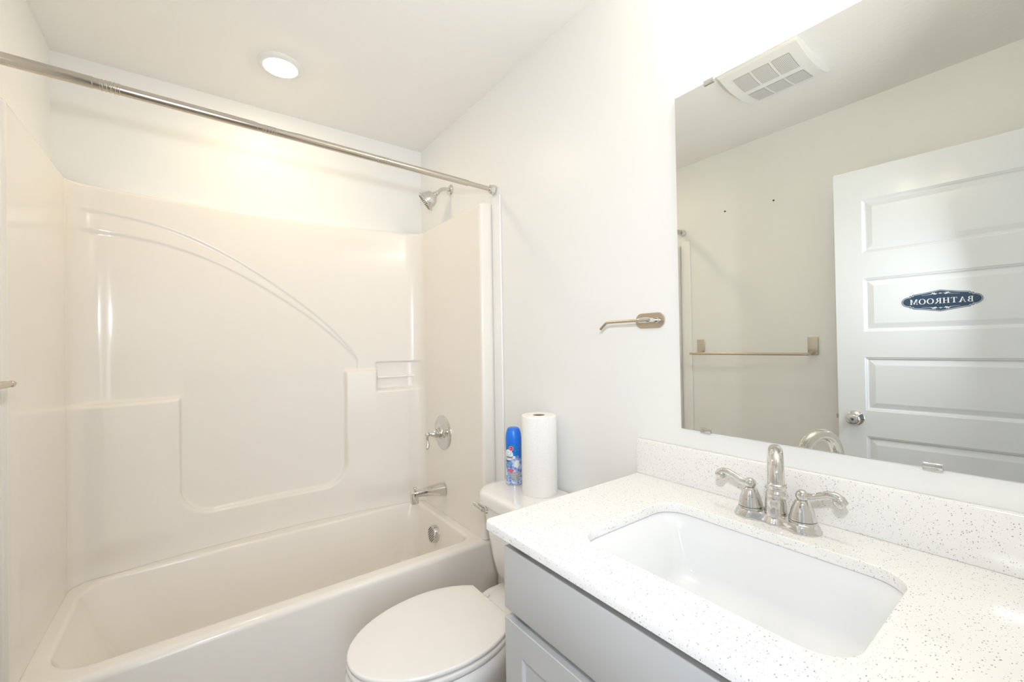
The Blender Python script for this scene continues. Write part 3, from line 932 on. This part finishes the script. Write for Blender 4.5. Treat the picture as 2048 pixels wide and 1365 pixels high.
# label artwork wrapped on the can: angle measured from the camera side, + to the right in view
def wrap(u, v, lift=0.0003):
    a = to_cam + u / CRAD
    r_ = CRAD + lift
    return (CC.x + r_ * cos(a), CC.y + r_ * sin(a), CC.z + v)
def wrap_poly(outline, lift):
    # fan of a star-shaped outline around its centroid, refined radially
    n = len(outline)
    cu = sum(p[0] for p in outline) / n
    cv = sum(p[1] for p in outline) / n
    g = Geo()
    rings = []
    for f in (0.02, 0.35, 0.7, 1.0):
        rings.append([wrap(cu + (u - cu) * f, cv + (v - cv) * f, lift) for u, v in outline])
    g.loft(rings, True, False)
    return g
def disc(cu, cv, ru, rv, n=36, jag=0.0, seed=1):
    rnd = random.Random(seed)
    return [(cu + ru * cos(2 * pi * k / n) * (1 + jag * (rnd.random() - 0.5)), cv + rv * sin(2 * pi * k / n) * (1 + jag * (rnd.random() - 0.5))) for k in range(n)]
def rectpts(u0, u1, v0, v1, n=10):
    return [(u0 + (u1 - u0) * k / n, v0) for k in range(n)] + [(u1, v0 + (v1 - v0) * k / n) for k in range(n)] + [(u1 + (u0 - u1) * k / n, v1) for k in range(n)] + [(u0, v1 + (v0 - v1) * k / n) for k in range(n)]
def text_geo(s, height, fn, bold=0.0):
    cu = bpy.data.curves.new('lettering', 'FONT')
    cu.body = s
    cu.size = 1.0
    cu.offset = bold
    cu.resolution_u = 4
    o = bpy.data.objects.new('lettering_tmp', cu)
    COL.objects.link(o)
    dg = bpy.context.evaluated_depsgraph_get()
    me = bpy.data.meshes.new_from_object(o.evaluated_get(dg))
    bpy.data.objects.remove(o)
    bpy.data.curves.remove(cu)
    vs = [tuple(v.co) for v in me.vertices]
    fs = [tuple(p.vertices) for p in me.polygons]
    bpy.data.meshes.remove(me)
    w = max(v[0] for v in vs); x0 = min(v[0] for v in vs)
    k = height / 0.70
    g = Geo()
    g.add([fn((v[0] - x0) * k, v[1] * k, (w - x0) * k) for v in vs], fs)
    return g
obj('label_splash', wrap_poly(disc(-0.022, 0.118, 0.020, 0.021, 40, 0.10, 3), 0.0003), M_LABELWHITE, can, 0, 'white oval label panel')
obj('label_ring', wrap_poly(disc(-0.023, 0.128, 0.014, 0.012, 40), 0.0004), M_LABELBLUE, can, 0)
obj('label_oval', wrap_poly(disc(-0.023, 0.128, 0.0128, 0.0108, 40), 0.0005), M_LABELWHITE, can, 0)
obj('label_band', wrap_poly(rectpts(-0.044, 0.006, 0.1035, 0.1145), 0.0005), M_LABELWHITE, can, 0)
obj('emblem_ring', wrap_poly(disc(-0.0105, 0.1435, 0.0090, 0.0090), 0.0006), M_LABELWHITE, can, 0)
obj('red_emblem', wrap_poly(disc(-0.0105, 0.1435, 0.0078, 0.0078), 0.0008), M_RED, can, 0, 'round red emblem')
obj('lettering', text_geo('iction!', 0.0092, lambda x, y, w: wrap(-0.0335 + x * 0.94, 0.106 + y, 0.0009), 0.02), M_BLACKINK, can, 0, 'dark product lettering')
obj('lettering', text_geo('aga', 0.0040, lambda x, y, w: wrap(-0.0155 + x, 0.142 + y, 0.0010)), M_WHITE, can, 0, 'white emblem lettering')
obj('lettering', text_geo('ar', 0.0070, lambda x, y, w: wrap(-0.027 + x, 0.125 + y, 0.0009)), M_TOWELGREY, can, 0, 'grey script lettering')
obj('lettering', text_geo('n1', 0.0150, lambda x, y, w: wrap(-0.0335 + x * 0.62, 0.0865 + y, 0.0009)), M_BLACKINK, can, 0, 'large dark numeral')
obj('claim_patch', wrap_poly(rectpts(-0.036, -0.009, 0.070, 0.084), 0.0006), M_LABELBLUE, can, 0)
obj('claim_line', wrap_poly(rectpts(-0.030, -0.012, 0.0795, 0.0810), 0.0009), M_LABELWHITE, can, 0)
obj('claim_line', wrap_poly(rectpts(-0.030, -0.012, 0.0745, 0.0760), 0.0009), M_LABELWHITE, can, 0)
obj('flower_print', wrap_poly(disc(-0.013, 0.060, 0.0120, 0.0070, 26, 0.35, 5), 0.0007), M_PINK, can, 0)
g = Geo()
for k, (v0, v1, u0, u1) in enumerate(((0.046, 0.053, -0.022, 0.024), (0.037, 0.0445, -0.014, 0.026), (0.028, 0.0355, -0.010, 0.024), (0.019, 0.0265, -0.004, 0.018))):
    p_ = [(u, v + u * 0.18) for u, v in rectpts(u0, u1, v0, v1)]
    gg = wrap_poly(p_, 0.0006)
    g.add(gg.v, gg.f)
obj('towel_print', g, M_TOWELGREY, can, 0, 'printed stack of grey towels')
obj('splash_print', wrap_poly(disc(0.012, 0.085, 0.011, 0.014, 30, 0.5, 8), 0.0004), M_LABELWHITE, can, 0)

# ------------------------------------------------------------------ paper towel roll on the tank lid
PC = Vector((-0.080, -1.150, LZ))
pt = thing('paper_towel_roll', 'upright white paper towel roll standing on the toilet tank lid', 'paper towels', PC)
PR = 0.064
def ptl(r_, h, n=64):
    return [(PC.x + r_ * cos(2 * pi * k / n) * (1 + 0.006 * sin(3 * 2 * pi * k / n)), PC.y + r_ * sin(2 * pi * k / n), PC.z + h) for k in range(n)]
PH = 0.283
g = Geo().loft([ptl(0.021, 0.0), ptl(PR - 0.001, 0.0), ptl(PR, 0.004), ptl(PR, PH - 0.006), ptl(PR - 0.002, PH - 0.001), ptl(PR - 0.005, PH), ptl(0.0225, PH - 0.001), ptl(0.0225, PH - 0.06)], False, False)
# loose end of the sheet
g.loft([[(PC.x + (PR + 0.0008) * cos(a), PC.y + (PR + 0.0008) * sin(a), PC.z + 0.001 + (PH - 0.004) * t) for a in [to_cam - 0.2 + 0.02 * k for k in range(40)]] for t in (0, 1)], closed=False)
obj('paper', g, M_PAPER, pt, 50)
g = Geo().loft([ptl(0.0222, 0.002), ptl(0.0222, PH - 0.003), ptl(0.0208, PH - 0.003), ptl(0.0208, 0.002)])
obj('cardboard_core', g, M_CARD, pt, 50, 'brown cardboard core')

# ------------------------------------------------------------------ vanity cabinet
ZC = 0.8916
CT = 0.0205
VY0, VY1 = -2.350, -1.592
vc = thing('vanity_cabinet', 'light grey vanity cabinet under the speckled white counter', 'vanity cabinet', (-0.27, -1.97, 0))
zt = ZC - CT - 0.001
g = Geo()
g.box(-0.532, -0.004, VY1 - 0.016, VY1, 0.0, zt)          # left side
g.box(-0.532, -0.004, VY0, VY0 + 0.016, 0.0, zt)          # right side
g.box(-0.515, -0.004, VY0 + 0.016, VY1 - 0.016, 0.10, 0.116)   # bottom
g.box(-0.016, -0.004, VY0 + 0.016, VY1 - 0.016, 0.116, zt)     # back
g.box(-0.532, -0.514, VY0 + 0.016, VY1 - 0.016, 0.828, zt)     # rails of the face frame
g.box(-0.532, -0.514, VY0 + 0.016, VY1 - 0.016, 0.690, 0.735)
g.box(-0.532, -0.514, VY0 + 0.016, VY1 - 0.016, 0.100, 0.140)
g.box(-0.532, -0.514, VY1 - 0.055, VY1 - 0.016, 0.100, zt)
g.box(-0.532, -0.514, VY0 + 0.016, VY0 + 0.055, 0.100, zt)
g.box(-0.470, -0.455, VY0 + 0.016, VY1 - 0.016, 0.0, 0.10)     # toe kick
obj('carcass', g, M_CAB, vc, 0)
FXA, FXB = -0.552, -0.533
obj('drawer_front', Geo().bbox(FXA, FXB, -2.345, -1.588, 0.720, 0.8500, 0.0015, 2), M_CAB, vc)
def shaker(y0, y1, z0, z1):
    # one frame: outer edge, front face, then the inner edge of the opening
    def rect(x, i):
        return [(x, y0 + i, z0 + i), (x, y1 - i, z0 + i), (x, y1 - i, z1 - i), (x, y0 + i, z1 - i)]
    w = 0.0575
    return Geo().loft([rect(FXB, w), rect(FXB, 0), rect(FXA + 0.0012, 0), rect(FXA, 0.0012), rect(FXA, w), rect(FXA + 0.0095, w + 0.0004), rect(FXB, w)])
for y0, y1 in ((-1.9625, -1.588), (-2.345, -1.9665)):
    d = obj('door', shaker(y0, y1, 0.12, 0.700), M_CAB, vc, 0)
    obj('door_panel', Geo().box(FXA + 0.009, FXB - 0.002, y0 + 0.05, y1 - 0.05, 0.175, 0.645), M_CAB, d, 0)

# ------------------------------------------------------------------ countertop with backsplash
ct = thing('countertop', 'white speckled quartz countertop with sink cutout on the grey vanity', 'countertop', (-0.28, -1.94, ZC - CT))
kx0, kx1, ky0, ky1 = -0.5665, -0.0005, -2.383, -1.531
hx0, hx1, hy0, hy1 = -0.463, -0.148, -2.166, -1.718
def outer(i, z):
    return rrect4(kx0 + i, kx1, ky0, ky1 - i, (0.002, 0.016, 0.002, 0.002), z, 10)
def hole(i, z):
    return rrect4(hx0 - i, hx1 + i, hy0 - i, hy1 + i, (0.055, 0.055, 0.055, 0.055), z, 10)
L = [hole(0, ZC - CT), outer(0.002, ZC - CT), outer(0, ZC - CT + 0.002), outer(0, ZC - 0.004), outer(0.0012, ZC - 0.0012), outer(0.004, ZC), outer(0.006, ZC)]
L += [hole(0.004, ZC), hole(0.002, ZC), hole(0.0006, ZC - 0.0006), hole(0, ZC - 0.002), hole(0, ZC - CT)]
obj('slab', Geo().loft(L), M_QUARTZ, ct, 40)
obj('backsplash', Geo().bbox(-0.020, -0.0005, ky0, ky1, ZC, ZC + 0.1015, 0.002, 2), M_QUARTZ, ct, 40)

# ------------------------------------------------------------------ undermount sink
sk = thing('undermount_sink', 'white rectangular undermount sink set below the quartz counter', 'sink', (-0.306, -1.942, 0.72))
ZS = ZC - CT - 0.0008
def sloop(il, ir, ib, if_, r, z):
    # il: far (left) end, ir: near end, ib: wall side, if_: front side
    return rrect4(hx0 - 0.003 + if_, hx1 + 0.003 - ib, hy0 - 0.003 + ir, hy1 + 0.003 - il, (r, r, r, r), z, 10)
L = [sloop(-0.02, -0.02, -0.02, -0.02, 0.06, ZS - 0.012), sloop(-0.02, -0.02, -0.02, -0.02, 0.06, ZS), sloop(-0.002, -0.002, -0.002, -0.002, 0.055, ZS), sloop(0, 0, 0, 0, 0.055, ZS - 0.003)]
for t in (0.15, 0.35, 0.55, 0.75):
    z = ZS - 0.135 * t
    L.append(sloop(0.010 + 0.055 * t, 0.008 + 0.030 * t, 0.004 + 0.02 * t, 0.004 + 0.02 * t, 0.055 - 0.012 * t, z))
for k in range(1, 9):
    a = pi / 2 * k / 8
    i = 0.042 * (1 - cos(a))
    z = ZS - 0.135 * 0.75 - 0.036 * sin(a)
    L.append(sloop(0.051 + i * 1.2, 0.0305 + i, 0.019 + i, 0.019 + i, 0.05, z))
L.append(sloop(0.20, 0.19, 0.14, 0.14, 0.015, ZS - 0.147))
obj('basin', Geo().loft(L, False, True), M_SINK, sk, 60)
g = Geo().lathe([(0.024, 0.0), (0.0245, 0.002), (0.019, 0.003), (0.016, 0.002), (0.014, 0.006), (0.001, 0.008)], (-0.305, -1.942, ZS - 0.1472), (0, 0, 1), 28)
obj('drain', g, M_CHROME, sk, 35, 'chrome sink drain')

# ------------------------------------------------------------------ faucet
FC = Vector((-0.085, -1.937, ZC))
fa = thing('bathroom_faucet', 'chrome two-handle faucet with gooseneck spout behind the sink', 'faucet', FC)
def peanut(scale, z, n=72):
    pts = []
    for k in range(n):
        a = 2 * pi * k / n
        # union outline of two discs and a waisted bridge
        d = Vector((cos(a), sin(a)))
        r_ = 0
        for cy in (-0.0508, 0.0508):
            R = 0.0330
            b = d.y * cy
            disc_ = b * b - (cy * cy - R * R)
            if disc_ > 0:
                r_ = max(r_, b + sqrt(disc_))
        # bridge half-width 0.0225 at the centre
        if abs(d.x) > 1e-4:
            t = 0.0255 / abs(d.x)
            if abs(t * d.y) < 0.048:
                yy = abs(t * d.y)
                t2 = (0.0275 - 0.0045 * sin(min(1, yy / 0.030) * pi) ) / abs(d.x)
                r_ = max(r_, t2)
        pts.append((FC.x + d.x * (r_ - scale), FC.y + d.y * (r_ - scale), FC.z + z))
    return pts
g = Geo().loft([peanut(0.0, 0.0003), peanut(0.0, 0.004), peanut(0.0016, 0.006), peanut(0.0036, 0.011), peanut(0.0062, 0.016), peanut(0.0095, 0.0185)], True, True)
obj('base_plate', g, M_CHROME, fa, 50)
for s in (1, -1):
    hc = FC + Vector((0, s * 0.0508, 0))
    g = Geo().lathe([(0.0268, 0.010), (0.0258, 0.017), (0.0245, 0.0215)], hc, (0, 0, 1), 40)
    hb = obj('handle', g, M_CHROME, fa, 40)
    obj('groove', Geo().lathe([(0.0236, 0.0213), (0.0236, 0.0230)], hc, (0, 0, 1), 40), M_DARK, hb, 40)
    g = Geo().lathe([(0.0246, 0.0228), (0.0240, 0.027), (0.0220, 0.034), (0.0205, 0.041), (0.0170, 0.050), (0.0145, 0.056), (0.0128, 0.060), (0.0095, 0.0625)], hc, (0, 0, 1), 40)
    g.sphere(hc + Vector((0, 0, 0.0705)), 0.0122, 28)
    pts_ = []
    rad = []
    for y, z, x, r_ in ((0.006, 0.0715, 0, 0.0068), (0.020, 0.0735, -0.001, 0.0060), (0.034, 0.0805, -0.002, 0.0066), (0.047, 0.0855, -0.003, 0.0074), (0.058, 0.0850, -0.003, 0.0080), (0.067, 0.0805, -0.003, 0.0082), (0.0735, 0.0735, -0.003, 0.0064)):
        pts_.append(hc + Vector((x, s * y, z)))
        rad.append(r_)
    g.tube(pts_, rad, 16)
    # scroll curl at the tip
    g.lathe([(0.001, -0.0096), (0.0080, -0.0090), (0.0105, -0.006), (0.0105, 0.006), (0.0080, 0.0090), (0.001, 0.0096)], hc + Vector((-0.003, s * 0.0645, 0.0755)), (1, 0, 0), 24)
    obj('lever', g, M_CHROME, hb, 50)
# spout
g = Geo().lathe([(0.0215, 0.016), (0.0212, 0.024), (0.0195, 0.030), (0.0190, 0.045), (0.0170, 0.062), (0.0155, 0.070), (0.0185, 0.0715), (0.0192, 0.0745), (0.0180, 0.0775), (0.0150, 0.079)], FC, (0, 0, 1), 40)
SW = radians(24)
sd = Vector((-cos(SW), -sin(SW), 0))
pts_ = [FC + Vector((0, 0, 0.074)), FC + Vector((0, 0, 0.095)), FC + Vector((0, 0, 0.112))]
R_ = 0.050
for k in range(1, 19):
    a = pi * k / 18
    pts_.append(FC + Vector((0, 0, 0.112)) + sd * (R_ * (1 - cos(a))) + Vector((0, 0, R_ * sin(a))))
pts_.append(FC + sd * (2 * R_) + Vector((0, 0, 0.100)))
g.tube(pts_, [0.0142] * 3 + [0.0142 - 0.0016 * k / 19 for k in range(19)], 24)
oc_ = FC + sd * (2 * R_)
g.lathe([(0.0126, 0.112), (0.0158, 0.110), (0.0165, 0.106), (0.0150, 0.103), (0.0150, 0.098), (0.0170, 0.096), (0.0176, 0.090), (0.0165, 0.086), (0.0120, 0.0855), (0.0110, 0.090)], oc_, (0, 0, 1), 36, False, True)
obj('spout', g, M_CHROME, fa, 45)
g = Geo().tube([FC + Vector((0.028, 0, 0.008)), FC + Vector((0.028, 0, 0.055))], 0.0028, 12)
g.sphere(FC + Vector((0.028, 0, 0.058)), 0.0065, 16)
obj('lift_rod', g, M_CHROME, fa, 45)

# ------------------------------------------------------------------ open door with sign
DA = radians(5.0)
P0 = Vector((-1.325, -1.655, 0))
dt = Vector((-sin(DA), -cos(DA), 0))     # from the free edge to the hinge
dn = Vector((cos(DA), -sin(DA), 0))      # out of the face towards the mirror
def DP(t, n, z):
    return tuple(P0 + dt * t + dn * n + Vector((0, 0, z)))
DW, DTH = 0.711, 0.035
g = Geo()
zs_ = [(1.905 - 0.3525 * k - 0.2385, 1.905 - 0.3525 * k) for k in range(5)]
t0, t1 = 0.099, DW - 0.099
ZB, ZT = 0.012, 2.045
def quad(a, b, z0, z1, n):
    g.add([DP(a, n, z0), DP(b, n, z0), DP(b, n, z1), DP(a, n, z1)], [(0, 1, 2, 3)])
for side in (0, 1):
    nf = 0.0 if side == 0 else -DTH
    sg = -1 if side == 0 else 1
    quad(0, t0, ZB, ZT, nf); quad(t1, DW, ZB, ZT, nf)
    prev = ZT
    for z0, z1 in zs_:
        quad(t0, t1, z1, prev, nf)
        prev = z0
        lps = []
        for ins, dep in ((0, 0), (0.003, 0.003), (0.006, 0.0035), (0.012, 0.0095), (0.015, 0.0095), (0.034, 0.0035), (0.036, 0.003)):
            lps.append([DP(t0 + ins, nf + sg * dep, z0 + ins), DP(t1 - ins, nf + sg * dep, z0 + ins), DP(t1 - ins, nf + sg * dep, z1 - ins), DP(t0 + ins, nf + sg * dep, z1 - ins)])
        g.loft(lps, False, True)
    quad(t0, t1, ZB, prev, nf)
for a, b in (((0, 0), (0, -DTH)), ((DW, 0), (DW, -DTH))):
    g.add([DP(a[0], a[1], ZB), DP(b[0], b[1], ZB), DP(b[0], b[1], ZT), DP(a[0], a[1], ZT)], [(0, 1, 2, 3)])
for z in (ZB, ZT):
    g.add([DP(0, 0, z), DP(DW, 0, z), DP(DW, -DTH, z), DP(0, -DTH, z)], [(0, 1, 2, 3)])
door = struct('door_1', g, M_DOOR, 'white five-panel door swung open against the wall, in the mirror', 'door')
KZ = 0.925
kc = Vector(DP(0.061, 0, KZ))
g = Geo().lathe([(0.033, 0.0), (0.033, 0.003), (0.028, 0.008), (0.016, 0.012), (0.0125, 0.016), (0.0125, 0.028), (0.018, 0.034), (0.025, 0.042), (0.0265, 0.050), (0.024, 0.058), (0.017, 0.063), (0.010, 0.0635)], kc, dn, 44)
kn = obj('door_knob', g, M_CHROME, door, 40, 'round chrome door knob')
obj('keyhole', Geo().lathe([(0.0045, 0.0634), (0.0045, 0.0640)], kc, dn, 20), M_DARK, kn, 35)
g = Geo().lathe([(0.033, 0.0), (0.028, 0.008), (0.0125, 0.016), (0.0125, 0.028), (0.0265, 0.050), (0.010, 0.0635)], Vector(DP(0.061, -DTH, KZ)), -dn, 32)
obj('door_knob', g, M_CHROME, door, 40, 'round chrome door knob on the wall side')
g = Geo()
g.add([DP(t, n, z) for t in (-0.001, 0.001) for n in (-0.005, -0.030) for z in (KZ - 0.028, KZ + 0.028)], [(0, 1, 3, 2), (4, 6, 7, 5), (0, 4, 5, 1), (2, 3, 7, 6), (0, 2, 6, 4), (1, 5, 7, 3)])
g.add([DP(t, n, z) for t in (-0.011, 0.001) for n in (-0.012, -0.024) for z in (KZ - 0.010, KZ + 0.010)], [(0, 1, 3, 2), (4, 6, 7, 5), (0, 4, 5, 1), (2, 3, 7, 6), (0, 2, 6, 4), (1, 5, 7, 3)])
obj('latch', g, M_NICKEL, door, 0, 'brushed metal latch')
for hz in (0.28, 1.05, 1.82):
    g = Geo().lathe([(0.007, 0), (0.007, 0.088)], DP(DW + 0.004, -DTH + 0.004, hz), (0, 0, 1), 14)
    obj('hinge', g, M_NICKEL, door, 35)

# sign: u to the right as a reader in the room sees it (towards the free edge)
SGC = (0.342, 1.433)
def SG(u, v, n):
    return DP(SGC[0] - u, n, SGC[1] + v)
def half_outline(ins):
    # upper half of the plaque from left end to right end
    pts = []
    a_, b_ = 0.023 - ins, 0.0205 - ins
    for k in range(0, 13):
        t = pi - (pi / 2) * k / 12
        pts.append((-0.093 + a_ * cos(t), b_ * sin(t)))
    i = ins
    pts += [(-0.0915 + i, 0.0205 - i), (-0.0915 + i, 0.0255 - i), (-0.0825 + i, 0.0255 - i), (-0.0825 + i, 0.0300 - i)]
    for k in range(1, 15):
        f = k / 14
        pts.append((-0.0825 + i + (0.0825 - i) * f, 0.0300 - i + 0.0140 * (f ** 1.25) * (1.0 if f < 1 else 1.0)))
    right = [(-u, v) for u, v in reversed(pts[:-1])]
    return pts + right
def full_outline(ins):
    up = half_outline(ins)
    dn_ = [(u, -v) for u, v in reversed(up[1:-1])]
    return up + dn_
sign = thing('bathroom_sign', 'navy plaque reading BATHROOM on the white door, in the mirror', 'sign', SG(0, 0, 0))
OFF = -0.003
o_out, o_in1, o_in2 = full_outline(0.0), full_outline(0.0022), full_outline(0.0034)
g = Geo()
o = len(g.v)
fr = [SG(u, v, OFF + 0.0016) for u, v in o_out]
bk = [SG(u, v, OFF) for u, v in o_out]
g.loft([bk, fr], True, True)
pl_ = obj('plaque', g, M_NAVY, sign, 0)
g = Geo().loft([[SG(u, v, OFF + 0.0019) for u, v in o_in1], [SG(u, v, OFF + 0.0019) for u, v in o_in2]])
obj('border_line', g, M_WHITE, sign, 0, 'thin white border line')
# serif letters as strokes in a unit box (height 1)
def poly(*p):
    return list(p)
def bar(x0, x1, y0, y1):
    return [(x0, y0), (x1, y0), (x1, y1), (x0, y1)]
def bowl(cx, cy, ro, ri_x, ry, ri_y, a0=-90, a1=90, n=14):
    out = [(cx + ro * cos(radians(a0 + (a1 - a0) * k / n)), cy + ry * sin(radians(a0 + (a1 - a0) * k / n))) for k in range(n + 1)]
    inn = [(cx + ri_x * cos(radians(a0 + (a1 - a0) * k / n)), cy + ri_y * sin(radians(a0 + (a1 - a0) * k / n))) for k in range(n + 1)]
    return [[out[k], out[k + 1], inn[k + 1], inn[k]] for k in range(n)]
st, th, sf_ = 0.16, 0.06, 0.06
def letter(c):
    P = []
    if c == 'B':
        P += [bar(0.08, 0.08 + st, 0, 1), bar(0, 0.38, 0, th), bar(0, 0.36, 1 - th, 1), bar(0.1, 0.36, 0.5, 0.5 + th)]
        P += bowl(0.34, 0.76, 0.27, 0.12, 0.24, 0.18) + bowl(0.36, 0.27, 0.32, 0.15, 0.27, 0.21)
        w = 0.72
    elif c == 'A':
        P += [poly((0.08, 0), (0.15, 0), (0.43, 0.93), (0.39, 1)), poly((0.36, 0.98), (0.46, 1.02), (0.82, 0), (0.62, 0)), bar(0.2, 0.66, 0.30, 0.30 + th), bar(0, 0.25, 0, th), bar(0.54, 0.90, 0, th)]
        w = 0.90
    elif c == 'T':
        P += [bar(0.31, 0.31 + st, 0, 1), bar(0.02, 0.76, 1 - th, 1), bar(0.20, 0.58, 0, th), poly((0.02, 0.74), (0.06, 0.74), (0.10, 1), (0.02, 1)), poly((0.72, 0.74), (0.76, 0.74), (0.76, 1), (0.68, 1))]
        w = 0.78
    elif c == 'H':
        P += [bar(0.09, 0.09 + st, 0, 1), bar(0.61, 0.61 + st, 0, 1), bar(0.1, 0.7, 0.48, 0.48 + th)]
        for y in (0, 1 - th):
            P += [bar(0, 0.34, y, y + th), bar(0.52, 0.86, y, y + th)]
        w = 0.86
    elif c == 'R':
        P += [bar(0.08, 0.08 + st, 0, 1), bar(0, 0.33, 0, th), bar(0, 0.36, 1 - th, 1), bar(0.1, 0.36, 0.46, 0.46 + th)]
        P += bowl(0.34, 0.73, 0.30, 0.13, 0.27, 0.21)
        P += [poly((0.34, 0.48), (0.50, 0.48), (0.80, 0.03), (0.62, 0.03)), bar(0.60, 0.84, 0, th)]
        w = 0.82
    elif c == 'O':
        P += bowl(0.45, 0.5, 0.45, 0.28, 0.53, 0.47, 0, 360, 40)
        w = 0.90
    elif c == 'M':
        P += [bar(0.08, 0.08 + th, 0, 1), bar(0.78, 0.78 + st, 0, 1), poly((0.08, 1), (0.26, 1), (0.55, 0.12), (0.46, 0.0)), poly((0.46, 0.0), (0.53, 0.12), (0.82, 1), (0.76, 1)), bar(0, 0.22, 0, th), bar(0.70, 1.02, 0, th), bar(0, 0.2, 1 - th, 1), bar(0.80, 1.02, 1 - th, 1)]
        w = 1.02
    return P, w
word = 'BATHROOM'
gl = [letter(c) for c in word]
gap = 0.13
tot = sum(w for _, w in gl) + gap * (len(word) - 1)
LH = 0.0215
kx = 0.181 / tot
cur = -0.0905
for ch, (P, w) in zip(word, gl):
    g = Geo()
    for poly_ in P:
        g.add([SG(cur + x * kx, (y - 0.5) * LH - 0.001, OFF + 0.0020) for x, y in poly_], [tuple(range(len(poly_)))])
    obj('letter', g, M_WHITE, sign, 0, 'white serif capital letter')
    cur += (w + gap) * kx
# flourishes above and below the word
for s in (1, -1):
    g = Geo()
    for m_ in (1, -1):
        for (u0, v0, ln, wd, an) in ((0.018, 0.0275, 0.012, 0.0030, 20), (0.016, 0.0300, 0.009, 0.0026, 75), (0.024, 0.0290, 0.010, 0.0026, -25), (0.012, 0.0285, 0.008, 0.0022, 150), (0.021, 0.0315, 0.007, 0.0022, 40)):
            ca, sa = cos(radians(an)), sin(radians(an))
            pts2 = []
            for k in range(16):
                t = 2 * pi * k / 16
                x, y = ln / 2 * cos(t), wd / 2 * sin(t)
                pts2.append((m_ * (u0 + x * ca - y * sa), s * (v0 + x * sa + y * ca)))
            g.add([SG(u, v, OFF + 0.0020) for u, v in pts2], [tuple(range(16))])
        g.add([SG(m_ * u, s * v, OFF + 0.0020) for u, v in ((0.026, 0.0262), (0.055, 0.0238), (0.055, 0.0244), (0.026, 0.0272))], [(0, 1, 2, 3)])
    for u0, v0, ln, wd in ((0, 0.0300, 0.0022, 0.006), (0.0035, 0.0292, 0.004, 0.0022), (-0.0035, 0.0292, 0.004, 0.0022)):
        g.add([SG(u0 + ln / 2 * cos(2 * pi * k / 12), s * (v0 + wd / 2 * sin(2 * pi * k / 12)), OFF + 0.0020) for k in range(12)], [tuple(range(12))])
    obj('flourish', g, M_WHITE, sign, 0, 'small white scroll ornament')

# ------------------------------------------------------------------ two old screw anchors on the opposite wall
for (yy, zz, lab) in ((-1.323, 2.064, 'small dark screw anchor in wall, nearer the open door'), (-1.052, 2.074, 'small dark screw anchor in wall, nearer the tub')):
    sc_ = obj('screw', Geo().lathe([(0.0045, 0.0), (0.0045, 0.003), (0.0025, 0.009)], (-W, yy, zz), (1, 0, 0), 14), M_DARK, smooth=35, loc=(-W, yy, zz))
    sc_['label'] = lab
    sc_['category'] = 'screw'
    sc_['group'] = 'old screw anchors'
